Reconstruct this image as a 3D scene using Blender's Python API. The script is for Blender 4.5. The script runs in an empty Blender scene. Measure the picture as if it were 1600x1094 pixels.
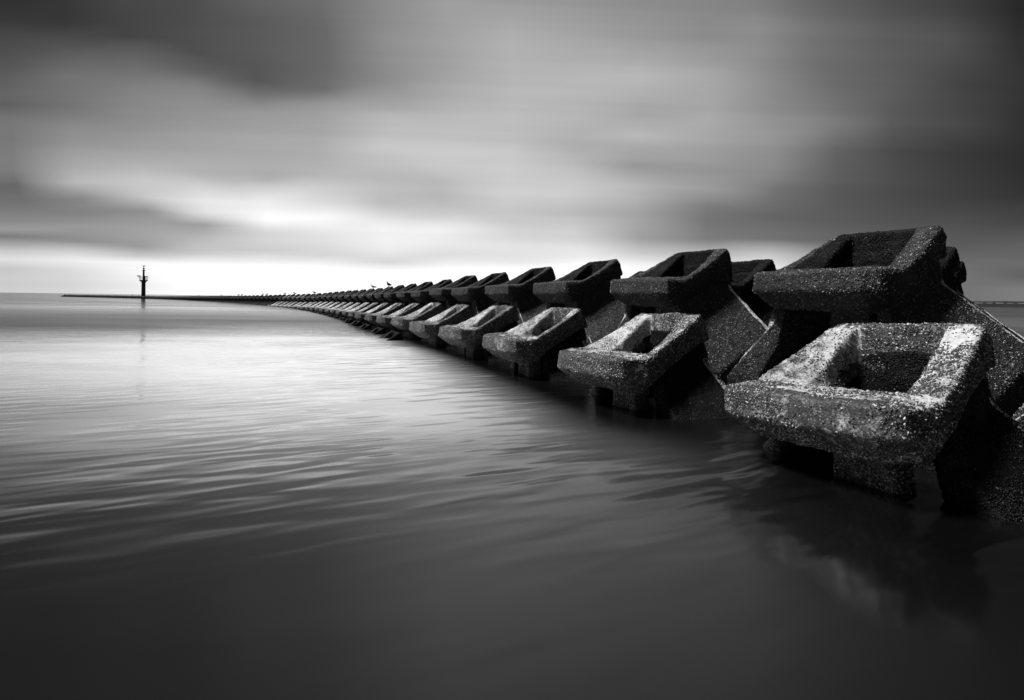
import bpy, bmesh, math, random
import numpy as np
from mathutils import Vector, noise, Matrix
random.seed(7); rng = np.random.default_rng(7)
S = 3.0                       # spacing of the units along the breakwater, metres
CAM_H = 0.465 * S
scene = bpy.context.scene
col = scene.collection

# ------------------------------------------------------------------ helpers
def tag(o, label=None, cat=None, group=None, kind=None):
    if label: o['label'] = label
    if cat: o['category'] = cat
    if group: o['group'] = group
    if kind: o['kind'] = kind
    return o
def link(name, data, parent=None):
    o = bpy.data.objects.new(name, data); col.objects.link(o)
    if parent is not None: o.parent = parent
    return o
def empty(name, loc, rz=0.0):
    o = link(name, None); o.location = loc; o.rotation_euler = (0, 0, rz); o.empty_display_size = .3
    return o
def bm_mesh(bm, name, mats):
    bmesh.ops.recalc_face_normals(bm, faces=bm.faces)
    me = bpy.data.meshes.new(name); bm.to_mesh(me); bm.free()
    for m in mats: me.materials.append(m)
    return me
def loft(bm, loops):
    rows = [[bm.verts.new(p) for p in lp] for lp in loops]
    n = len(rows[0])
    for a, b in zip(rows[:-1], rows[1:]):
        for i in range(n):
            bm.faces.new((a[i], a[(i+1) % n], b[(i+1) % n], b[i]))
    bm.faces.new(rows[0]); bm.faces.new(list(reversed(rows[-1])))
def box(bm, c, d):
    x, y, z = c; a, b, h = d[0]/2, d[1]/2, d[2]/2
    loft(bm, [[(x-a, y-b, z+k), (x+a, y-b, z+k), (x+a, y+b, z+k), (x-a, y+b, z+k)] for k in (-h, h)])
def tube(bm, pts, r, n=8):
    rows = []
    for i, p in enumerate(pts):
        p = Vector(p)
        d = (Vector(pts[min(i+1, len(pts)-1)]) - Vector(pts[max(i-1, 0)])).normalized()
        up = Vector((0, 0, 1)) if abs(d.z) < .9 else Vector((1, 0, 0))
        e1 = d.cross(up).normalized(); e2 = d.cross(e1)
        rr = r[i] if isinstance(r, (list, tuple)) else r
        rows.append([tuple(p + e1*rr*math.cos(2*math.pi*k/n) + e2*rr*math.sin(2*math.pi*k/n)) for k in range(n)])
    loft(bm, rows)
def lathe(bm, prof, n=16, cx=0, cy=0):
    loft(bm, [[(cx + r*math.cos(2*math.pi*k/n), cy + r*math.sin(2*math.pi*k/n), z) for k in range(n)] for r, z in prof])

# ------------------------------------------------------------------ node helpers
class NT:
    def __init__(s, tree): s.t = tree; s.t.nodes.clear()
    def n(s, typ, **kw):
        nd = s.t.nodes.new(typ)
        for k, v in kw.items(): setattr(nd, k, v)
        return nd
    def l(s, a, b): s.t.links.new(a, b)
    def put(s, sock, v):
        if isinstance(v, bpy.types.NodeSocket): s.l(v, sock)
        else: sock.default_value = v
    def math(s, op, a, b=0.0, c=None, clamp=False):
        nd = s.n('ShaderNodeMath', operation=op, use_clamp=clamp)
        s.put(nd.inputs[0], a); s.put(nd.inputs[1], b)
        if c is not None: s.put(nd.inputs[2], c)
        return nd.outputs[0]
    def noise(s, vec, scale, detail=4, rough=.55, dist=0.0):
        nd = s.n('ShaderNodeTexNoise'); s.put(nd.inputs['Vector'], vec)
        nd.inputs['Scale'].default_value = scale; nd.inputs['Detail'].default_value = detail
        nd.inputs['Roughness'].default_value = rough; nd.inputs['Distortion'].default_value = dist
        return nd.outputs[0]
    def ramp(s, fac, stops, interp='LINEAR'):
        nd = s.n('ShaderNodeValToRGB'); cr = nd.color_ramp; cr.interpolation = interp
        while len(cr.elements) > 1: cr.elements.remove(cr.elements[-1])
        cr.elements[0].position = stops[0][0]; cr.elements[0].color = (stops[0][1],)*3 + (1,)
        for p, v in stops[1:]:
            e = cr.elements.new(p); e.color = (v, v, v, 1)
        s.put(nd.inputs[0], fac)
        return nd.outputs[0]
    def mapr(s, v, a, b, c=0.0, d=1.0, smooth=False):
        nd = s.n('ShaderNodeMapRange'); nd.interpolation_type = 'SMOOTHSTEP' if smooth else 'LINEAR'
        s.put(nd.inputs[0], v)
        for i, q in enumerate((a, b, c, d)): s.put(nd.inputs[1+i], q)
        return nd.outputs[0]
    def mix(s, f, a, b):
        nd = s.n('ShaderNodeMix', data_type='FLOAT')
        s.put(nd.inputs[0], f); s.put(nd.inputs[2], a); s.put(nd.inputs[3], b)
        return nd.outputs[0]
    def xyz(s, x, y, z):
        nd = s.n('ShaderNodeCombineXYZ')
        for i, q in enumerate((x, y, z)): s.put(nd.inputs[i], q)
        return nd.outputs[0]

def new_mat(name):
    m = bpy.data.materials.new(name); m.use_nodes = True
    nt = NT(m.node_tree)
    out = nt.n('ShaderNodeOutputMaterial'); b = nt.n('ShaderNodeBsdfPrincipled')
    nt.l(b.outputs[0], out.inputs[0])
    return m, nt, b
def grey(nt, v):   # float socket -> colour
    return nt.xyz(v, v, v)

def plain(name, v, rough=.7, metal=0.0, var=.35, scale=6.0):
    m, nt, b = new_mat(name)
    pos = nt.n('ShaderNodeNewGeometry').outputs['Position']
    f = nt.noise(pos, scale, 5)
    nt.l(grey(nt, nt.math('MULTIPLY', nt.mapr(f, .3, .7, 1-var, 1+var), v)), b.inputs['Base Color'])
    b.inputs['Roughness'].default_value = rough; b.inputs['Metallic'].default_value = metal
    return m

def crust_mat(name, lo, hi, thresh, soft=.06, spk=.45, bump=.35, fine=1.0):
    """weathered concrete: dark algae and mussel film (lo) with bare lichen patches (hi)"""
    m, nt, b = new_mat(name)
    pos = nt.n('ShaderNodeNewGeometry').outputs['Position']
    big = nt.noise(pos, 1.6, 3)
    mid = nt.noise(pos, 11.0, 8, .68)
    fin = nt.noise(pos, 55.0*fine, 3, .7)
    comb = nt.math('ADD', nt.math('MULTIPLY', big, .35), nt.math('ADD', nt.math('MULTIPLY', mid, .45), nt.math('MULTIPLY', fin, .2)))
    bare = nt.mapr(comb, thresh-soft, thresh+soft)
    tone = nt.mapr(nt.noise(pos, 25.0, 6, .65), .3, .7, .55, 1.25)
    light = nt.math('MULTIPLY', tone, hi)
    vor = nt.n('ShaderNodeTexVoronoi'); nt.l(pos, vor.inputs['Vector']); vor.inputs['Scale'].default_value = 62.0*fine
    sp = nt.mapr(nt.n('ShaderNodeSeparateColor').outputs[0], 0, 1)
    sc = nt.n('ShaderNodeSeparateColor'); nt.l(vor.outputs['Color'], sc.inputs[0])
    speck = nt.math('MULTIPLY', nt.math('GREATER_THAN', sc.outputs[0], .86), nt.math('LESS_THAN', vor.outputs['Distance'], .42))
    dark = nt.math('ADD', nt.math('MULTIPLY', nt.mapr(fin, .3, .7, .3, 1.9), lo), nt.math('MULTIPLY', speck, spk*hi*.6))
    v = nt.mix(bare, dark, light)
    nt.l(grey(nt, v), b.inputs['Base Color'])
    nt.l(nt.mix(bare, .5, .85), b.inputs['Roughness'])
    bp = nt.n('ShaderNodeBump'); bp.inputs['Strength'].default_value = bump; bp.inputs['Distance'].default_value = .04
    h = nt.math('ADD', nt.math('MULTIPLY', fin, .6), nt.math('SUBTRACT', nt.math('MULTIPLY', mid, .8), nt.math('MULTIPLY', vor.outputs['Distance'], .5)))
    nt.l(h, bp.inputs['Height']); nt.l(bp.outputs[0], b.inputs['Normal'])
    return m

def shell_mat(name, dark=.018, light=.30, frac=.12):
    m, nt, b = new_mat(name)
    g = nt.n('ShaderNodeNewGeometry')
    r = g.outputs['Random Per Island']
    v = nt.ramp(r, [(0, dark*.5), (1-frac*2.2, dark*1.8), (1-frac, dark*4), (1-frac*.45, light*.5), (1, light)])
    nt.l(v, b.inputs['Base Color'])
    b.inputs['Roughness'].default_value = .34
    return m

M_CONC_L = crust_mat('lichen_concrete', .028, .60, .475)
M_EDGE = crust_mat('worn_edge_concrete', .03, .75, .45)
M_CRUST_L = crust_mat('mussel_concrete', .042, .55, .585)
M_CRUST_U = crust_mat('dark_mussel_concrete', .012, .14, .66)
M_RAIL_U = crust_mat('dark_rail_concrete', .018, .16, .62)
M_WEED_SHADE = crust_mat('black_weed_mussels_shade', .005, .04, .68)  # wet weed and mussels, with shade under overhangs and in hollows painted in
M_WEED_SHADE.node_tree.nodes['Principled BSDF'].inputs['Specular IOR Level'].default_value = .12
M_SHELL_L = shell_mat('mussel_shells', .020, .72, .27)
M_SHELL_U = shell_mat('dark_mussel_shells', .013, .45, .16)
M_SHELL_SHADE = shell_mat('wet_shaded_mussel_shells', .004, .14, .035)  # wet mussel shells, blackened further to carry the painted shade
M_SHELL_SHADE.node_tree.nodes['Principled BSDF'].inputs['Specular IOR Level'].default_value = .25

# ------------------------------------------------------------------ the hollow wave-breaking block
H = 0.90*S; LIP = H-.179*S; SL = .179/.31
def P(x): return LIP + SL*x             # height of the sloping rail plane at local x
def sym(bm, sec):                        # sec: list of (x, z, half width along the row) in units of S (z from LIP)
    loft(bm, [[(x*S, k*hw*S, LIP+z*S) for x, z, hw in sec] for k in (-1, 1)])
def T(x): return max(0.0, min(SL*x, .179))   # top surface of the rim above the lip, units of S
RIM_O = [(-.172, .195), (-.140, .245), (-.03, .258), (.15, .230), (.285, .207), (.316, .196)]
RIM_B = [(-.095, .165), (-.07, .200), (-.02, .222), (.15, .209), (.320, .200), (.372, .188)]
RIM_I = [(.008, .120), (.010, .132), (.030, .135), (.14, .130), (.282, .124), (.301, .114)]
def ring(pts): return [(x, -u) for x, u in pts] + [(x, u) for x, u in reversed(pts)]
def part_rim():
    """the sloping open rim: front lip, two rails and the high back edge in one ring"""
    bm = bmesh.new(); loops = []
    def add(pts, fz): loops.append([bm.verts.new((x*S, u*S, LIP+fz(x, u)*S)) for x, u in ring(pts)])
    add(RIM_O, lambda x, u: T(x)-.012)
    add([(x-.004 if x < 0 else x+(.022 if x > .3 else 0), u+.004) for x, u in RIM_O], lambda x, u: T(x)-(.085 if x < .2 else .05))
    add(RIM_B, lambda x, u: T(x)-(.152 if x < 0 else .135 if x < .3 else .125))
    add([(x, u*(.78 if x < .28 else 1)) for x, u in RIM_I], lambda x, u: T(x)-.165)
    add(RIM_I, lambda x, u: T(x)-(.004 if x < .03 else .050 if x < .27 else .012))
    add([((o[0]*.35+i[0]*.65), o[1]*.72+i[1]*.28) for o, i in zip(RIM_O, RIM_I)], lambda x, u: T(x)-(.0 if x < .03 else .008))
    n = len(loops[0])
    for p, q in zip(loops, loops[1:]+loops[:1]):
        for i in range(n): bm.faces.new((p[i], p[(i+1) % n], q[(i+1) % n], q[i]))
    return bm
def part_back_wall():
    bm = bmesh.new(); t = .179
    sym(bm, [(.297, t-.09, .15), (.366, t-.12, .15), (.366, -.70, .15), (.297, -.70, .15)])
    return bm
def part_side_wall(k, xf):
    bm = bmesh.new(); L = []
    for x, uo, us, ui in ((xf, .218, .255, .172), (.14, .190, .222, .143), (.34, .170, .192, .110), (.372, .162, .184, .110)):
        p = P(min(x, .30)*S); e = .010 if x > .36 else 0
        top = .09 + (.05 if x > .36 else 0) + (.02 if x < 0 else 0)
        pts = [(ui, p-top*S), (uo, p-top*S), (us, p-.22*S), (.466-e, p-.455*S), (.466-e, 0), (.36, 0), (.35, p-.52*S), (us-.05, p-.29*S)]
        L.append([(x*S, k*u*S, z) for u, z in pts])
    loft(bm, L); return bm
def part_front_leg():
    bm = bmesh.new()
    loft(bm, [[(a*S, (-h-.065)*S, LIP+z*S), (.075*S, (-h-.065)*S, LIP+z*S), (.075*S, (h-.065)*S, LIP+z*S), (a*S, (h-.065)*S, LIP+z*S)] for a, h, z in ((-.01, .075, -.10), (-.005, .076, -.2), (-.005, .078, -.72))])
    return bm
def PARTS(kind):
    xf = .06 if kind == 'lower' else -.04
    return [('hopper_rim', part_rim), ('side_wall', lambda: part_side_wall(1, xf)), ('side_wall', lambda: part_side_wall(-1, xf)),
         ('back_wall', part_back_wall), ('front_leg', part_front_leg)]

def remeshed(bm, voxel, smooth):
    me = bm_mesh(bm, 'tmp', [])
    o = link('tmp', me)
    r = o.modifiers.new('r', 'REMESH'); r.mode = 'VOXEL'; r.voxel_size = voxel
    s = o.modifiers.new('s', 'SMOOTH'); s.iterations = smooth; s.factor = .5
    dg = bpy.context.evaluated_depsgraph_get()
    out = bpy.data.meshes.new_from_object(o.evaluated_get(dg))
    bpy.data.objects.remove(o); bpy.data.meshes.remove(me)
    return out
def arrays(me):
    n = len(me.vertices); co = np.empty(n*3); me.vertices.foreach_get('co', co)
    no = np.empty(n*3); me.vertices.foreach_get('normal', no)
    return co.reshape(-1, 3), no.reshape(-1, 3)
def roughen(me, seed, amp):
    co, no = arrays(me); off = Vector((seed*7.3, seed*3.1, seed*1.7))
    d = np.array([noise.noise(Vector(c)*2.3+off)*1.6 + noise.noise(Vector(c)*8+off)*.9 + noise.noise(Vector(c)*24+off)*.55 for c in co])
    co = co + no*(d*amp)[:, None]
    me.vertices.foreach_set('co', co.ravel()); me.update()

OCT_V = np.array([(1, 0, 0), (-.8, 0, 0), (0.1, 1, .1), (0.1, -1, .1), (.2, 0, 1), (0, 0, -.7)], float)
OCT_F = np.array([(0, 2, 4), (2, 1, 4), (1, 3, 4), (3, 0, 4), (2, 0, 5), (1, 2, 5), (3, 1, 5), (0, 3, 5)])
def add_shells(me, dens_fn, per_m2, seed, size=(.022, .055), dark_fn=None):
    r = np.random.default_rng(seed)
    me.calc_loop_triangles()
    nt = len(me.loop_triangles); tri = np.empty(nt*3, dtype=np.int32); me.loop_triangles.foreach_get('vertices', tri); tri = tri.reshape(-1, 3)
    co, no = arrays(me)
    a, b, c = co[tri[:, 0]], co[tri[:, 1]], co[tri[:, 2]]
    cr = np.cross(b-a, c-a); area = np.linalg.norm(cr, axis=1)/2; nrm = cr/(2*area[:, None]+1e-12)
    cen = (a+b+c)/3
    w = area*dens_fn(cen, nrm)
    N = int(w.sum()*per_m2)
    if N < 1: return
    idx = r.choice(nt, N, p=w/w.sum())
    u, v = r.random(N), r.random(N); f = u+v > 1; u[f] = 1-u[f]; v[f] = 1-v[f]
    pt = a[idx] + (b-a)[idx]*u[:, None] + (c-a)[idx]*v[:, None]
    n = nrm[idx] + r.normal(0, .45, (N, 3)); n /= np.linalg.norm(n, axis=1)[:, None]
    t = r.normal(0, 1, (N, 3)); t -= n*(t*n).sum(1)[:, None]; t /= np.linalg.norm(t, axis=1)[:, None]
    s = np.cross(n, t)
    ln = size[0] + (size[1]-size[0])*r.random(N)**1.8
    V = (pt[:, None, :] + t[:, None, :]*(OCT_V[None, :, 0:1]*ln[:, None, None]*.55)
         + s[:, None, :]*(OCT_V[None, :, 1:2]*ln[:, None, None]*.27) + n[:, None, :]*(OCT_V[None, :, 2:3]*ln[:, None, None]*.36)).reshape(-1, 3)
    F = (OCT_F[None] + (np.arange(N)*6)[:, None, None]).reshape(-1, 3)
    # append to the part's own mesh
    n0, l0, p0 = len(me.vertices), len(me.loops), len(me.polygons)
    me.vertices.add(len(V)); me.loops.add(len(F)*3); me.polygons.add(len(F))
    allco = np.vstack([co, V]); me.vertices.foreach_set('co', allco.ravel())
    li = np.empty(l0+len(F)*3, dtype=np.int32); me.loops.foreach_get('vertex_index', li); li[l0:] = (F+n0).ravel(); me.loops.foreach_set('vertex_index', li)
    ls = np.empty(p0+len(F), dtype=np.int32); me.polygons.foreach_get('loop_start', ls); ls[p0:] = l0+np.arange(len(F))*3; me.polygons.foreach_set('loop_start', ls)
    mi = np.zeros(p0+len(F), dtype=np.int32); me.polygons.foreach_get('material_index', mi); mi[p0:] = len(me.materials)-1
    if dark_fn is not None: mi[p0:][np.repeat(dark_fn(pt), 8)] = len(me.materials)-2
    me.polygons.foreach_set('material_index', mi)
    me.update(calc_edges=True); me.validate()

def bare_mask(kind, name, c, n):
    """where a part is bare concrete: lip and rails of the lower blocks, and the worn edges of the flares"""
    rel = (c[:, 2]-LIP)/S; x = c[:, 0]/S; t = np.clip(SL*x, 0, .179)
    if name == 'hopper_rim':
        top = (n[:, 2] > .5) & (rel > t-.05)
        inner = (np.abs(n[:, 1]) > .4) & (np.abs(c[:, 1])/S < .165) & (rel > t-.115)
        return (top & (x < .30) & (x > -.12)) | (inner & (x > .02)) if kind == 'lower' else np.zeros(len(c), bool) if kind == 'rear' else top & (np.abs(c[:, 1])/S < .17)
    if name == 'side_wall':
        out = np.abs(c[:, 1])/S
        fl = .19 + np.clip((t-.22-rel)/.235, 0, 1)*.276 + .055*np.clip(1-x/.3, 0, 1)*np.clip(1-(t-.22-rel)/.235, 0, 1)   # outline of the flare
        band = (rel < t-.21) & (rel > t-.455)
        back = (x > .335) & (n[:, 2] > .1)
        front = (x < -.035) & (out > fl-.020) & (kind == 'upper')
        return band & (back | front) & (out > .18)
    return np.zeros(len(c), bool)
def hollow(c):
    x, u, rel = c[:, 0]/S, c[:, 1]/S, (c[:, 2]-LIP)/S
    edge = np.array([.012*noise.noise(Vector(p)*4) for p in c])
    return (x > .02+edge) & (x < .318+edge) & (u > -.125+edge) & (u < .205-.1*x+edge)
def dens(kind, name, seed):
    def fn(c, n):
        d = np.ones(len(c)); bm_ = bare_mask(kind, name, c, n)
        d[bm_] = .26 if kind == 'lower' else .45
        if name == 'side_wall': d[bm_] = .12
        if kind == 'lower': d[bm_ & (c[:, 1] < -.1*S)] = .95; d[bm_ & (c[:, 0] < -.05*S)] = .6
        if name == 'side_wall' and kind == 'lower': d[(c[:, 2]-LIP)/S < -.30] = .22
        if name in ('back_wall',): d[n[:, 0] > .5] = .25
        clump = np.array([noise.noise(Vector(p)*3.2+Vector((seed, 2, 1)))+.6*noise.noise(Vector(p)*9.0) for p in c])
        return d*np.clip(.85+clump*np.where(bm_, 2.2, 1.5 if kind == 'lower' else 1.1), .04, 1.6)
    return fn
def build_parts(kind, seed, shells, voxel=.022):
    out = []
    for i, (nm, fn) in enumerate(PARTS(kind)):
        pale = kind == 'lower' and nm in ('hopper_rim', 'front_leg')
        crust, bare, shell = (M_CRUST_L, M_CONC_L, M_SHELL_L) if pale else (M_WEED_SHADE, M_RAIL_U, M_SHELL_SHADE) if kind in ('lower', 'rear') else (M_CRUST_U, M_RAIL_U, M_SHELL_U)  # lower side walls and rear blocks get shade in their black crust
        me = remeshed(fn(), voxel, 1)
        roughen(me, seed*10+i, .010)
        me.materials.append(crust); me.materials.append(M_EDGE if nm == 'side_wall' else M_WEED_SHADE if kind == 'upper' and nm in ('hopper_rim', 'back_wall') else bare)
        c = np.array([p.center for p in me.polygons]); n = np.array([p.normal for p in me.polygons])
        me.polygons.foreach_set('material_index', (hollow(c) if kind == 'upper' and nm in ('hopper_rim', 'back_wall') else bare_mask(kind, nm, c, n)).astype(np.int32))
        me.polygons.foreach_set('use_smooth', np.ones(len(me.polygons), bool))
        if shells:
            inner = None
            if kind == 'upper' and nm in ('hopper_rim', 'back_wall'):       # dark mussels and painted shade blacken the hollow of the crest blocks
                me.materials.append(M_SHELL_SHADE); inner = hollow
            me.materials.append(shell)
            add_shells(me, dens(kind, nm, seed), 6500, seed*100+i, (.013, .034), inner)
        me.name = nm
        out.append((nm, me))
    return out
def build_single(kind):
    """one light mesh for a block too far off to show its parts"""
    bm = bmesh.new(); mats = {'lower': [M_CRUST_L, M_CONC_L, M_WEED_SHADE], 'upper': [M_CRUST_U, M_RAIL_U, M_CRUST_U], 'toe': [M_WEED_SHADE, M_WEED_SHADE, M_WEED_SHADE]}[kind]
    for nm, fn in PARTS(kind):
        t = bm_mesh(fn(), 'tmp', [])
        c = np.array([p.center for p in t.polygons]); n = np.array([p.normal for p in t.polygons])
        t.polygons.foreach_set('material_index', np.where(bare_mask(kind, nm, c, n), 1, 0 if nm in ('hopper_rim', 'front_leg') else 2).astype(np.int32))
        bm.from_mesh(t); bpy.data.meshes.remove(t)
    me = bpy.data.meshes.new('wave_block'); bm.to_mesh(me); bm.free()
    for m in mats: me.materials.append(m)
    return me

NEAR = {'lower': [build_parts('lower', s, True) for s in (1, 2)], 'upper': [build_parts('upper', s, True) for s in (3, 4)],
        'rear': [build_parts('rear', 7, True)]*2}
MID = {'lower': build_parts('lower', 5, False, .06), 'upper': build_parts('upper', 6, False, .06)}
FAR = {'lower': build_single('lower'), 'upper': build_single('upper'), 'toe': build_single('toe'), 'rear': build_single('toe')}

# ------------------------------------------------------------------ the line of the breakwater: straight, then bending to the left
PSI = [(0, 0), (9.5, 0), (14.4, 3), (23, 8.5), (35, 15.5), (54.5, 18.5), (81, 32), (120, 36)]
DROP = [(-5, 0), (6, 0), (9, .03), (16, .08), (24, .18), (36, .26), (66, .45), (120, .47)]   # the crest sinks towards the far end
def psi(a):
    for (a0, p0), (a1, p1) in zip(PSI[:-1], PSI[1:]):
        if a <= a1: return math.radians(p0+(p1-p0)*max(0, (a-a0)/(a1-a0)))
    return math.radians(PSI[-1][1])
_path = []; _x = _y = 0.0; _da = .02
for i in range(int(110/_da)):
    _path.append((_x, _y)); ps = psi(i*_da); _x -= math.sin(ps)*_da; _y += math.cos(ps)*_da
def at(a, v, z=0.0):
    """point a spacings along the breakwater and v spacings to its landward side"""
    i = a/_da
    if i < 0: x, y = 0.0, a
    else: x, y = _path[min(int(i), len(_path)-1)]
    p = psi(a)
    return Vector(((x + math.cos(p)*v)*S, (y + math.sin(p)*v)*S, z)), p

def drop(a):
    for (a0, p0), (a1, p1) in zip(DROP[:-1], DROP[1:]):
        if a <= a1: return (p0+(p1-p0)*max(0, (a-a0)/(a1-a0)))*S
ORD = ['nearest', 'second', 'third', 'fourth', 'fifth', 'sixth', 'seventh', 'eighth', 'ninth', 'tenth', 'eleventh', 'twelfth', 'thirteenth', 'fourteenth', 'fifteenth', 'sixteenth', 'seventeenth', 'eighteenth', 'nineteenth', 'twentieth']
#        row        kind     v of lip  top z            first u   first n  last  group
ROWS = [('lower', 'lower', 1.38, (-.048+.465)*S, -.105, 1, 98, 'blocks of the lower row at the water'),
        ('upper', 'upper', 1.94, (.307+.465)*S, .285, 0, 98, 'blocks of the upper row along the crest'),
        ('rear', 'rear', 2.64, (.29+.465)*S, -.46, 1, 8, 'blocks of the rear row behind the crest'),
        ('outer', 'rear', 3.21, (.262+.465)*S, -.21, 2, 4, 'blocks of the outer row behind the rear row'),
        ('toe', 'toe', .90, .27, -.20, 6, 27, 'half sunk blocks of the toe row')]
TWEAK = {('lower', 1): (math.radians(-3.2), 0, -.075), ('lower', 2): (math.radians(-1.5), 0, -.03)}
tops = {}
def row_label(row, n, first):
    k = n-first
    if row == 'lower':
        k -= 1
        if k == 0: return 'nearest lower row concrete block with big hollow, pale lichen rail and black reflection'
        if k < 20: return f'{ORD[k]} pale railed hollow block from the camera in the lower row'
        return 'tiny far off block of the lower row merging into the dark line'
    if row == 'upper':
        if k == 0: return 'crest row block cut off by the right edge, only its flared foot showing'
        k -= 1
        if k == 0: return 'tallest dark mussel covered crest block, at the right, standing highest against the sky'
        if k < 20: return f'{ORD[k]} dark hollow block from the right along the crest, upper row'
        return 'tiny far off crest block, dark bump against the white sky'
    if row == 'rear':
        if k == 0: return 'black rear block with stepped edge behind the tallest crest block'
        if k == 1: return 'dark rear block showing between the two nearest crest blocks'
        if k == 2: return 'rear block just peeking out behind the second crest block'
        return 'rear row block nearly hidden behind the crest blocks'
    if row == 'outer':
        if k == 0: return 'black outermost block, a thin ragged step behind the black rear block'
        return 'outer row block hidden behind the crest'
    if k < 8: return (f'{ORD[k]} half sunk black block of the toe row, counted from its near right end' if k else 'largest half sunk black block at the near right end of the toe row')
    return 'tiny far off black block of the toe row at the waterline'

def copy_parts(root, plist):
    for nm, me in plist:
        o = bpy.data.objects.new(nm, me); col.objects.link(o); o.parent = root
for row, kind, v, ztop, u0, n0, n1, group in ROWS:
    for n in range(n0, n1):
        a = u0+n
        jit = random.Random(n*31+len(row))
        p, ps = at(a, v + jit.uniform(-.012, .012), ztop-H - (drop(a) if row != 'toe' else drop(a)*.45) + jit.uniform(-.03, .03)*(0.3 if n < 3 else 1))
        near = n <= (10 if row in ('lower', 'upper') else 3) and row != 'toe'
        mid = n <= (22 if row in ('lower', 'upper') else 8) and row != 'toe'
        if near or mid:
            o = empty('wave_block', p, ps)
            copy_parts(o, NEAR[kind][n % 2] if near else MID.get(kind, MID['upper']))
        else:
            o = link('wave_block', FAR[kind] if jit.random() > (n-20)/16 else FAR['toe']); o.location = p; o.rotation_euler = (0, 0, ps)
        tw = TWEAK.get((row, n))
        rx = jit.uniform(-.012, .012)
        rz = ps + jit.uniform(-.02, .02)*(0.4 if n < 3 else 1)
        if tw: rx = tw[0]; rz = ps+tw[1]; o.location.y += tw[2]
        o.rotation_euler = (rx, 0, rz)
        tag(o, row_label(row, n, 0 if row == 'lower' else n0), 'wave block', group)
        tops[(row, n)] = (p, ps)

# rubble core under the blocks
M_RUBBLE = plain('wet_rubble', .010, .6, 0, .6, 3)
bm = bmesh.new(); L = []
for i in range(-8, 380):
    a = i*.25; q = []
    for vv, zz in ((1.62, -2.0), (1.80, -.1), (2.1, .45), (2.9, .55), (3.4, .2), (4.2, -2.0)):
        w, _ = at(a, vv, zz - (drop(a) if zz > -1 else 0)); q.append(tuple(w + Vector((0, 0, .12*noise.noise(w*.9)))))
    L.append(q)
loft(bm, L)
tag(link('rubble_mound', bm_mesh(bm, 'rubble_mound', [M_RUBBLE])), kind='structure')

# ------------------------------------------------------------------ beacon on the breakwater
M_STEEL = plain('beacon_steel', .03, .5, 0, .3, 4); M_RAILM = plain('beacon_rail_paint', .05, .5)
M_LAMP = plain('beacon_lamp_housing', .04, .35)
def beacon(loc, k):
    r = empty('beacon_tower', loc)
    tag(r, 'slim dark beacon tower with railed platform and lamp mast on the far breakwater', 'beacon')
    def part(nm, m, parent, build):
        b = bmesh.new(); build(b); return link(nm, bm_mesh(b, nm, [m]), parent)
    part('column', M_STEEL, r, lambda b: lathe(b, [(.75*k, -2.0*k), (.75*k, .3*k), (.66*k, .4*k), (.62*k, 5.5*k), (.80*k, 6.0*k)], 20))
    pf = part('platform', M_STEEL, r, lambda b: lathe(b, [(.75*k, 5.95*k), (1.28*k, 6.35*k), (1.32*k, 6.6*k), (.3*k, 6.62*k)], 20))
    rl = bmesh.new()
    for z in (7.0, 7.4, 7.85):
        tube(rl, [(1.25*k*math.cos(t*math.pi/12), 1.25*k*math.sin(t*math.pi/12), z*k) for t in range(25)], .045*k, 6)
    link('railing', bm_mesh(rl, 'railing', [M_RAILM]), pf)
    for t in range(8):
        c, s = math.cos(t*math.pi/4+.2)*1.25*k, math.sin(t*math.pi/4+.2)*1.25*k
        part('rail_post', M_RAILM, pf, lambda b: tube(b, [(c, s, 6.6*k), (c, s, 7.9*k)], .06*k, 6))
    def panel(b):
        box(b, (-1.5*k, 0, 8.05*k), (.9*k, .6*k, .32*k)); tube(b, [(-1.42*k, 0, 7.4*k), (-1.45*k, 0, 8.0*k)], .07*k)
    part('solar_panel', M_STEEL, r, panel)
    part('equipment_box', M_STEEL, r, lambda b: (box(b, (.15*k, 0, 7.35*k), (.75*k, .7*k, 1.5*k)), box(b, (.95*k, .1*k, 7.95*k), (.4*k, .4*k, .3*k))))
    ms = part('mast', M_STEEL, r, lambda b: lathe(b, [(.34*k, 6.6*k), (.3*k, 9.3*k), (.26*k, 9.9*k), (.12*k, 10.0*k), (.10*k, 11.9*k)], 12))
    part('lamp', M_LAMP, ms, lambda b: lathe(b, [(.12*k, 9.75*k), (.42*k, 9.85*k), (.44*k, 10.15*k), (.2*k, 10.3*k)], 14))
    part('lamp', M_LAMP, ms, lambda b: lathe(b, [(.12*k, 10.45*k), (.32*k, 10.55*k), (.32*k, 10.9*k), (.12*k, 11.0*k)], 14))
    part('top_mark', M_LAMP, ms, lambda b: lathe(b, [(.08*k, 11.45*k), (.32*k, 11.6*k), (.34*k, 11.8*k), (.1*k, 12.05*k)], 14))
    return r
BEACON = min((at(q*.1, 2.6, .1)[0] for q in range(500, 900)), key=lambda q: abs(math.atan2(q.x, q.y)-math.radians(24.53)-math.atan((224-800)/800)))
beacon(BEACON, .95)

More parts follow.
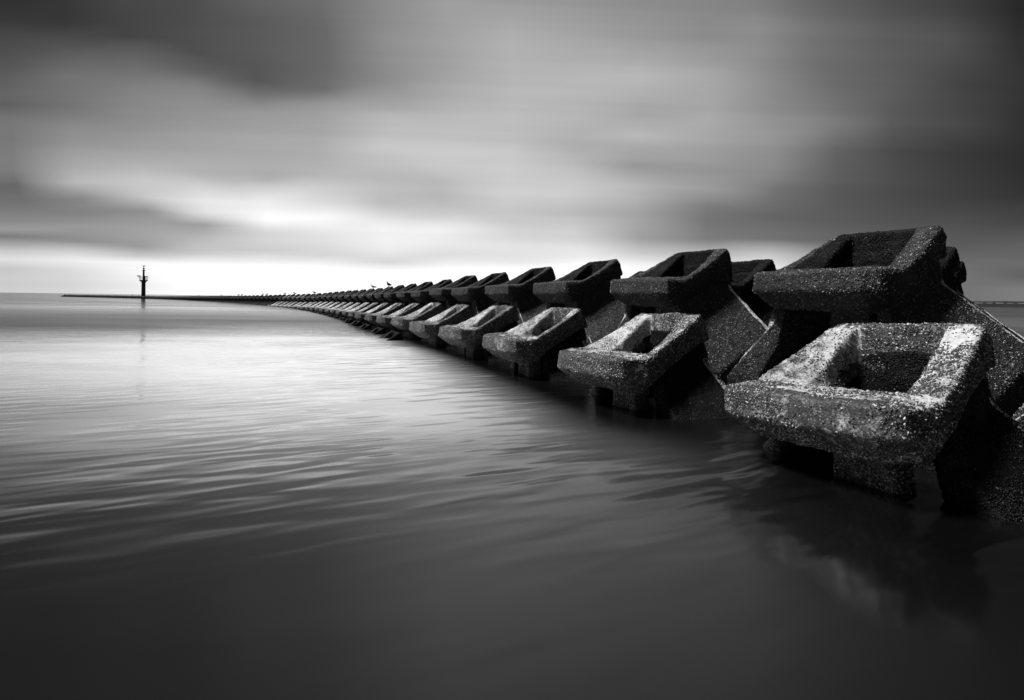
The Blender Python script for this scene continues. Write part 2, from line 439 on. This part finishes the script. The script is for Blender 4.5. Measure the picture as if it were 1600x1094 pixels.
# ------------------------------------------------------------------ gulls resting on the crest
M_GULL = plain('gull_plumage', .30, .8, 0, .3, 30); M_GULLD = plain('dark_plumage', .03, .8, 0, .3, 30); M_BEAK = plain('beak_and_legs', .12, .5)
def gull_meshes(m):
    b = bmesh.new()      # body, neck and head are one lofted skin along the spine
    sp = [(-.30, .10, .012, .03), (-.22, .11, .03, .05), (-.10, .135, .075, .075), (.02, .16, .095, .09), (.11, .185, .075, .08), (.155, .235, .045, .05), (.165, .275, .042, .045), (.19, .305, .045, .045), (.225, .305, .03, .03), (.25, .295, .012, .012)]
    rows = []
    for x, z, ry, rz in sp:
        rows.append([(x, ry*math.cos(t*math.pi/5), z+rz*math.sin(t*math.pi/5)) for t in range(10)])
    loft(b, rows); body = bm_mesh(b, 'body', [m])
    for p in body.polygons: p.use_smooth = True
    b = bmesh.new(); tube(b, [(.24, 0, .297), (.30, 0, .285)], [.011, .004], 6); beak = bm_mesh(b, 'beak', [M_BEAK])
    legs = []
    for s in (-1, 1):
        b = bmesh.new(); tube(b, [(0, .035*s, .10), (.005, .035*s, .0)], .014, 6); box(b, (.025, .035*s, .004), (.06, .03, .008)); legs.append(bm_mesh(b, 'leg', [M_BEAK]))
    wings = []
    for s in (-1, 1):
        b = bmesh.new()
        loft(b, [[(.10, .085*s, .19), (.10, .092*s, .15), (.08, .075*s, .11)], [(-.06, .09*s, .185), (-.06, .098*s, .13), (-.08, .08*s, .09)], [(-.34, .015*s, .125), (-.34, .025*s, .11), (-.34, .015*s, .10)]])
        wings.append(bm_mesh(b, 'wing', [M_GULLD if m is M_GULLD else plain('gull_wing', .16, .8)]))
    return [('body', body), ('beak', beak)] + [('leg', l) for l in legs] + [('wing', w) for w in wings]
GM = {'pale': gull_meshes(M_GULL), 'dark': gull_meshes(M_GULLD)}
def gull(n, frac, kind, rz, label, size=1.35):
    p, ps = tops[('upper', n)]
    r = empty('gull', p + Vector((-math.sin(ps)*frac*.15*S + math.cos(ps)*.300*S, math.cos(ps)*frac*.15*S + math.sin(ps)*.300*S, H-.045)), rz)
    r.scale = (size,)*3
    tag(r, label, 'bird', 'seabirds resting on the crest')
    copy_parts(r, GM[kind])
TH = math.radians(24.53)          # heading of the view, clockwise from the straight run of the breakwater
def bearing(p): return math.atan2(p.x, p.y)
def perch(px):
    """block of the crest row that lies on the bearing of a bird seen at photo column px"""
    want = TH + math.atan((px-800)/800)
    return min(((abs(bearing(tops[('upper', n)][0] + Vector((.28*S, f*.15*S, 0)))-want), n, f) for n in range(1, 90) for f in (-.9, -.5, 0, .5, .9)))[1:]
n, f = perch(586); gull(n, f, 'pale', 2.6, 'pale gull perched alone on the crest, left of the larger dark gull', .9)
n, f = perch(603); gull(n, f, 'dark', 3.9, 'dark gull perched on the crest, largest bird and nearest the camera', .95)
for px in (490, 459.5, 447, 415, 409, 377, 370, 344.5, 307.5, 208):
    n, f = perch(px); gull(n, f, 'dark', random.choice((.6, 3.4))+random.uniform(-.3, .3), 'tiny dark bird silhouette resting on the far crest against the white sky', .95)

# ------------------------------------------------------------------ far shore behind the breakwater at the right
M_SHORE = plain('far_shore', .010, .9, 0, .4, .02); M_PALE = plain('pale_render', .22, .8, 0, .5, .05); M_ROOF = plain('dark_roof', .03, .8)
def polar(az, d, z=0): return Vector((math.sin(az)*d, math.cos(az)*d, z))
bm = bmesh.new(); L = []
for i in range(41):
    az = TH + math.radians(34 + i*1.6); q = []
    for d, z in ((900, -1), (903, 4.2), (930, 4.6), (960, 7.6+noise.noise(Vector((i*.7, 1, 2)))*1.2), (1100, 8), (1400, -1)): q.append(tuple(polar(az, d, z)))
    L.append(q)
loft(bm, L); tag(link('far_shore', bm_mesh(bm, 'far_shore', [M_SHORE])), kind='structure')
shore_lab = ['low pale building on the far shore, nearest the breakwater', 'second pale low building along the far shore at the right', 'third pale low building along the far shore at the right', 'fourth pale low building on the far shore, towards the frame edge', 'fifth pale low building on the far shore, near the frame edge', 'pale low building on the far shore cut by the right frame edge']
for i in range(6):
    az = TH + math.radians(41.75 + i*.62); p = polar(az, 915, 4.0)
    r = empty('shore_building', p, -az)
    tag(r, shore_lab[i], 'building', 'buildings along the far shore')
    b = bmesh.new(); w = random.uniform(5.5, 8.5); box(b, (0, 0, 1.1), (w, 6, 2.2)); link('wall', bm_mesh(b, 'wall', [M_PALE]), r)
    b = bmesh.new(); loft(b, [[(-w/2-.3, -3.4, 2.2), (-w/2-.3, 3.4, 2.2), (-w/2-.3, 0, 3.3)], [(w/2+.3, -3.4, 2.2), (w/2+.3, 3.4, 2.2), (w/2+.3, 0, 3.3)]]); link('roof', bm_mesh(b, 'roof', [M_ROOF]), r)

# ------------------------------------------------------------------ sea
m, nt, b = new_mat('silky_sea')
pos = nt.n('ShaderNodeNewGeometry').outputs['Position']
mp = nt.n('ShaderNodeMapping'); nt.l(pos, mp.inputs[0]); mp.inputs['Rotation'].default_value = (0, 0, TH+math.radians(-1))
mp.inputs['Scale'].default_value = (.26, 1.0, 1.0)
v1 = mp.outputs[0]
sep = nt.n('ShaderNodeSeparateXYZ'); nt.l(pos, sep.inputs[0])
dist = nt.math('SQRT', nt.math('ADD', nt.math('MULTIPLY', sep.outputs[0], sep.outputs[0]), nt.math('MULTIPLY', sep.outputs[1], sep.outputs[1])))
w1 = nt.noise(v1, .65, 2, .4, .6)
w2 = nt.noise(v1, 4.8, 1, .35, .2)
patch = nt.mapr(nt.noise(pos, .30, 2), .34, .60)
calm = nt.math('MULTIPLY', nt.mapr(dist, 2.4, 5.0, .05, 1, True), nt.mapr(dist, 9, 40, 1, .08))
hgt = nt.math('MULTIPLY', calm, nt.math('ADD', nt.math('MULTIPLY', w1, .022), nt.math('MULTIPLY', w2, nt.math('MULTIPLY', patch, .066))))
bp = nt.n('ShaderNodeBump'); bp.inputs['Strength'].default_value = 1.0; bp.inputs['Distance'].default_value = 1.0
nt.l(hgt, bp.inputs['Height']); nt.l(bp.outputs[0], b.inputs['Normal'])
b.inputs['IOR'].default_value = 2.0
# wind-ruffled lanes lie across the open water
mp2 = nt.n('ShaderNodeMapping'); mp2.vector_type = 'POINT'; nt.l(pos, mp2.inputs[0]); mp2.inputs['Rotation'].default_value = (0, 0, TH)
s2 = nt.n('ShaderNodeSeparateXYZ'); nt.l(mp2.outputs[0], s2.inputs[0])     # x: across the view heading, y: along it
wob = nt.math('MULTIPLY', nt.math('SUBTRACT', nt.noise(nt.xyz(nt.math('MULTIPLY', s2.outputs[0], .05), nt.math('MULTIPLY', s2.outputs[1], .03), 0), 1.0, 3), .5), 16.0)
yy = nt.math('ADD', s2.outputs[1], wob)
lane = nt.math('MULTIPLY', nt.mapr(yy, 16, 30, 0, 1, True), nt.mapr(yy, 28, 55, 1, .1, True))
lane = nt.math('MULTIPLY', lane, nt.mapr(s2.outputs[0], -4, -12, .1, 1, True))
fine = nt.mapr(nt.noise(nt.xyz(nt.math('MULTIPLY', s2.outputs[0], .04), nt.math('MULTIPLY', s2.outputs[1], .25), 2.0), 1.0, 3), .35, .65, -.04, .06)
nt.l(nt.math('ADD', nt.math('ADD', fine, nt.mapr(dist, 4, 12, .165, .13)), nt.math('MULTIPLY', lane, .20)), b.inputs['Roughness'])
# surf smoothed to a milky foam film by the long exposure, thickest some way out from the blocks; extra water brightness painted in too
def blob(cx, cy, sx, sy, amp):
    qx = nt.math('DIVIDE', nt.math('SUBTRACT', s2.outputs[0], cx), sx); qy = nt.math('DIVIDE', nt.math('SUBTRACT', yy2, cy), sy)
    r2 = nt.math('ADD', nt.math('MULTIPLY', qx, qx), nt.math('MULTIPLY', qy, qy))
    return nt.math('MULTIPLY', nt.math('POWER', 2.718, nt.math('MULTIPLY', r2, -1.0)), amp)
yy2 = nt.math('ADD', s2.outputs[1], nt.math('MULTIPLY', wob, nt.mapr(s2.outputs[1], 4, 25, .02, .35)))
foam_sheen = nt.math('ADD', nt.math('ADD', blob(-4.6, 13.0, 9.5, 5.5, 1.2), blob(-2.0, 6.4, 3.4, 2.3, .26)), blob(-30, 50, 45, 18, .24))
foam_sheen = nt.math('MULTIPLY', foam_sheen, nt.mapr(sep.outputs[0], nt.mapr(s2.outputs[1], 5, 12, 1.5, 2.5), nt.mapr(s2.outputs[1], 5, 12, 3.6, 4.0), 1, 0, True))      # thins out towards the blocks
foam_sheen = nt.math('MULTIPLY', foam_sheen, nt.mapr(s2.outputs[1], 2.3, 6.2, .14, 1, True))
foam_sheen = nt.math('ADD', foam_sheen, nt.math('ADD', blob(1.15, 4.7, .7, .6, .05), blob(42, 42, 24, 22, .10)))      # wash round the nearest block, and painted brightness on the water behind the breakwater
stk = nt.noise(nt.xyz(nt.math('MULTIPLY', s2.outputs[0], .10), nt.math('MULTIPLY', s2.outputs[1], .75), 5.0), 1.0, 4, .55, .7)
foam_sheen = nt.math('MULTIPLY', foam_sheen, nt.mapr(stk, .3, .7, .72, 1.25))
nt.l(grey(nt, nt.math('ADD', nt.math('MINIMUM', foam_sheen, .85), .003)), b.inputs['Base Color'])
M_SEA = m
bm = bmesh.new()
bmesh.ops.create_circle(bm, cap_ends=True, radius=15000, segments=96)
tag(link('sea_water', bm_mesh(bm, 'sea_water', [M_SEA])), kind='structure')
bm = bmesh.new(); bmesh.ops.create_circle(bm, cap_ends=True, radius=15000, segments=96)
o = link('seabed', bm_mesh(bm, 'seabed', [M_RUBBLE])); o.location.z = -2.5; tag(o, kind='structure')

# ------------------------------------------------------------------ overcast sky with long streaks of cloud
ZENITH, BEHIND = .05, .04
SUN_EL, SUN_AZ = math.radians(54), math.radians(-72)     # azimuth clockwise from +Y
w = bpy.data.worlds.new('World'); scene.world = w; w.use_nodes = True
nt = NT(w.node_tree)
out = nt.n('ShaderNodeOutputWorld'); bg = nt.n('ShaderNodeBackground'); nt.l(bg.outputs[0], out.inputs[0])
bg.inputs['Strength'].default_value = .1
d = nt.n('ShaderNodeTexCoord').outputs['Generated']
sp = nt.n('ShaderNodeSeparateXYZ'); nt.l(d, sp.inputs[0])
DEG = 180/math.pi
hx, hy = math.sin(TH), math.cos(TH)
fwd = nt.math('ADD', nt.math('MULTIPLY', sp.outputs[0], hx), nt.math('MULTIPLY', sp.outputs[1], hy))
side = nt.math('SUBTRACT', nt.math('MULTIPLY', sp.outputs[0], hy), nt.math('MULTIPLY', sp.outputs[1], hx))
az = nt.math('MULTIPLY', nt.math('ARCTAN2', side, fwd), DEG)          # bearing off the heading of the cloud bands
# the cloud bands are parallel rolls of a flat layer, lying square to that heading
el = nt.math('MULTIPLY', nt.math('ARCTAN2', sp.outputs[2], nt.math('MAXIMUM', nt.math('ABSOLUTE', fwd), .02)), DEG)
elt = nt.math('MULTIPLY', nt.math('ARCSINE', sp.outputs[2]), DEG)
s1 = nt.noise(nt.xyz(nt.math('MULTIPLY', az, .03), nt.math('MULTIPLY', nt.math('ADD', el, nt.math('MULTIPLY', az, .08)), .06), 0.0), 1.0, 4, .5, .4)
s2 = nt.noise(nt.xyz(nt.math('MULTIPLY', az, .014), nt.math('MULTIPLY', nt.math('ADD', el, nt.math('MULTIPLY', az, .02)), .55), 3.0), 1.0, 3, .5, .2)
elw = nt.math('DIVIDE', nt.math('ADD', el, nt.math('MULTIPLY', nt.math('SUBTRACT', s1, .5), nt.mapr(el, 1, 14, .6, 6.0))), 45.0)
azw = nt.math('ADD', az, nt.math('MULTIPLY', nt.math('SUBTRACT', nt.noise(nt.xyz(nt.math('MULTIPLY', az, .03), nt.math('MULTIPLY', el, .05), 8.0), 1.0, 2), .5), 9.0))
def lin(v): v /= 255; return v/12.92 if v <= .04045 else ((v+.055)/1.055)**2.4
# cloud brightness along several bearings, listed by height above the horizon (photo rows) as seen brightness
SK = {0: '10:24 50:42 100:72 150:95 165:88 185:110 230:118 270:120 295:95 320:105 350:130 365:150 378:116 390:160 400:195 415:225 430:195 445:205',
 100: '10:38 60:42 90:75 130:110 170:110 200:135 260:165 290:185 315:130 340:125 360:150 375:138 385:136 400:200 415:240 430:215 450:215',
 200: '10:62 80:58 110:95 150:125 200:140 250:170 280:200 310:200 335:140 365:160 390:150 405:200 415:250 450:240',
 300: '10:70 100:70 125:95 150:130 200:150 270:180 310:235 330:225 350:155 375:180 400:200 420:256',
 400: '0:100 50:85 130:80 150:110 180:150 220:165 280:175 310:240 340:255 360:215 390:205 410:240 420:258',
 500: '0:110 60:100 140:105 165:150 200:165 270:178 310:210 340:250 370:225 400:215 425:258',
 600: '0:140 60:140 130:140 170:165 190:185 240:200 280:185 320:190 360:245 390:240 410:215 430:258',
 700: '0:160 100:160 150:170 200:190 250:205 290:185 310:180 340:205 365:245 400:225 430:258',
 800: '0:155 50:175 130:185 200:190 260:205 310:205 350:200 380:225 410:235 425:258',
 900: '0:150 50:165 120:185 180:180 230:175 290:205 330:190 370:210 400:240 415:258',
 1000: '0:140 60:155 120:185 180:165 210:185 250:150 290:185 330:165 370:155 395:200 415:252',
 1100: '0:135 60:140 110:165 190:170 220:165 260:145 290:155 320:120 345:110 370:120 395:190 420:250',
 1200: '0:125 50:140 100:140 150:135 210:150 260:135 290:110 330:95 370:110 400:210 415:245',
 1300: '0:100 50:115 140:105 200:120 240:95 300:80 340:85 370:95 395:150 410:150',
 1400: '0:75 50:90 120:90 200:85 240:65 300:65 340:75 400:95 440:120',
 1500: '0:60 60:80 130:60 200:65 240:45 300:50 340:70 370:80 400:100 440:110',
 1600: '0:26 60:38 130:35 200:25 260:22 300:30 340:55 370:85 400:100 420:85 440:120'}
elc = nt.math('MAXIMUM', nt.math('MINIMUM', elw, 1.0), 0.0)
cur = None; pa = 0
for px, txt in SK.items():
    a = math.degrees(math.atan((px-800)/800))
    st = sorted((math.degrees(math.atan((467-float(y))/800))/45, 1.10 if float(v) > 255 else lin(float(v))) for y, v in (t.split(':') for t in txt.split()))
    st = [(0.0, st[0][1])] + st
    st = st + [(min(1.0, st[-1][0]+.20), (.6*st[-1][1]+.02))]
    r = nt.ramp(elc, st, 'LINEAR')
    rv = nt.n('ShaderNodeRGBToBW'); nt.l(r, rv.inputs[0]); r = rv.outputs[0]
    cur = r if cur is None else nt.mix(nt.mapr(azw, pa, a, 0, 1), cur, r)
    pa = a
cur = nt.math('MULTIPLY', cur, nt.mapr(s2, .3, .7, .95, 1.05))
# overhead and behind the camera the cloud is an even grey
zen = nt.mapr(elt, 40, 60, 0, 1, True)
cur = nt.mix(zen, cur, ZENITH)
back = nt.mapr(nt.math('ABSOLUTE', az), 60, 100, 0, 1, True)
cur = nt.mix(nt.math('MULTIPLY', back, nt.math('SUBTRACT', 1.0, zen)), cur, BEHIND)
sky = nt.n('ShaderNodeTexSky'); sky.sky_type = 'NISHITA'; sky.sun_disc = False
sky.sun_elevation = SUN_EL; sky.sun_rotation = SUN_AZ
skb = nt.n('ShaderNodeRGBToBW'); nt.l(sky.outputs[0], skb.inputs[0])
tot = nt.math('ADD', nt.math('MULTIPLY', cur, 9.6), nt.math('MULTIPLY', nt.math('MINIMUM', skb.outputs[0], 8.0), .05))
nt.l(grey(nt, nt.math('MAXIMUM', tot, 0.0)), bg.inputs['Color'])

sd = bpy.data.lights.new('sun', 'SUN'); sd.energy = 5.0; sd.angle = math.radians(12); sd.color = (1, 1, 1)
so = link('sun', sd)
dirv = Vector((math.sin(SUN_AZ)*math.cos(SUN_EL), math.cos(SUN_AZ)*math.cos(SUN_EL), math.sin(SUN_EL)))
so.rotation_euler = (-dirv).to_track_quat('-Z', 'Y').to_euler(); so.location = (0, 0, 30)

# ------------------------------------------------------------------ camera
cd = bpy.data.cameras.new('camera'); cd.lens = 18.0; cd.sensor_width = 36.0; cd.clip_end = 40000; cd.clip_start = .05
cd.shift_y = -79.2/1600
co = link('camera', cd); co.location = (0, 0, CAM_H)
ROLL = math.radians(.77)
fw = Vector((math.sin(TH), math.cos(TH), 0)); rt = Vector((math.cos(TH), -math.sin(TH), 0)); up = Vector((0, 0, 1))
r2 = rt*math.cos(ROLL) + up*math.sin(ROLL); u2 = up*math.cos(ROLL) - rt*math.sin(ROLL)
co.rotation_euler = Matrix((r2, u2, -fw)).transposed().to_euler()
scene.camera = co
scene.view_settings.view_transform = 'Standard'; scene.view_settings.look = 'None'
scene.view_settings.exposure = 0; scene.view_settings.gamma = 1
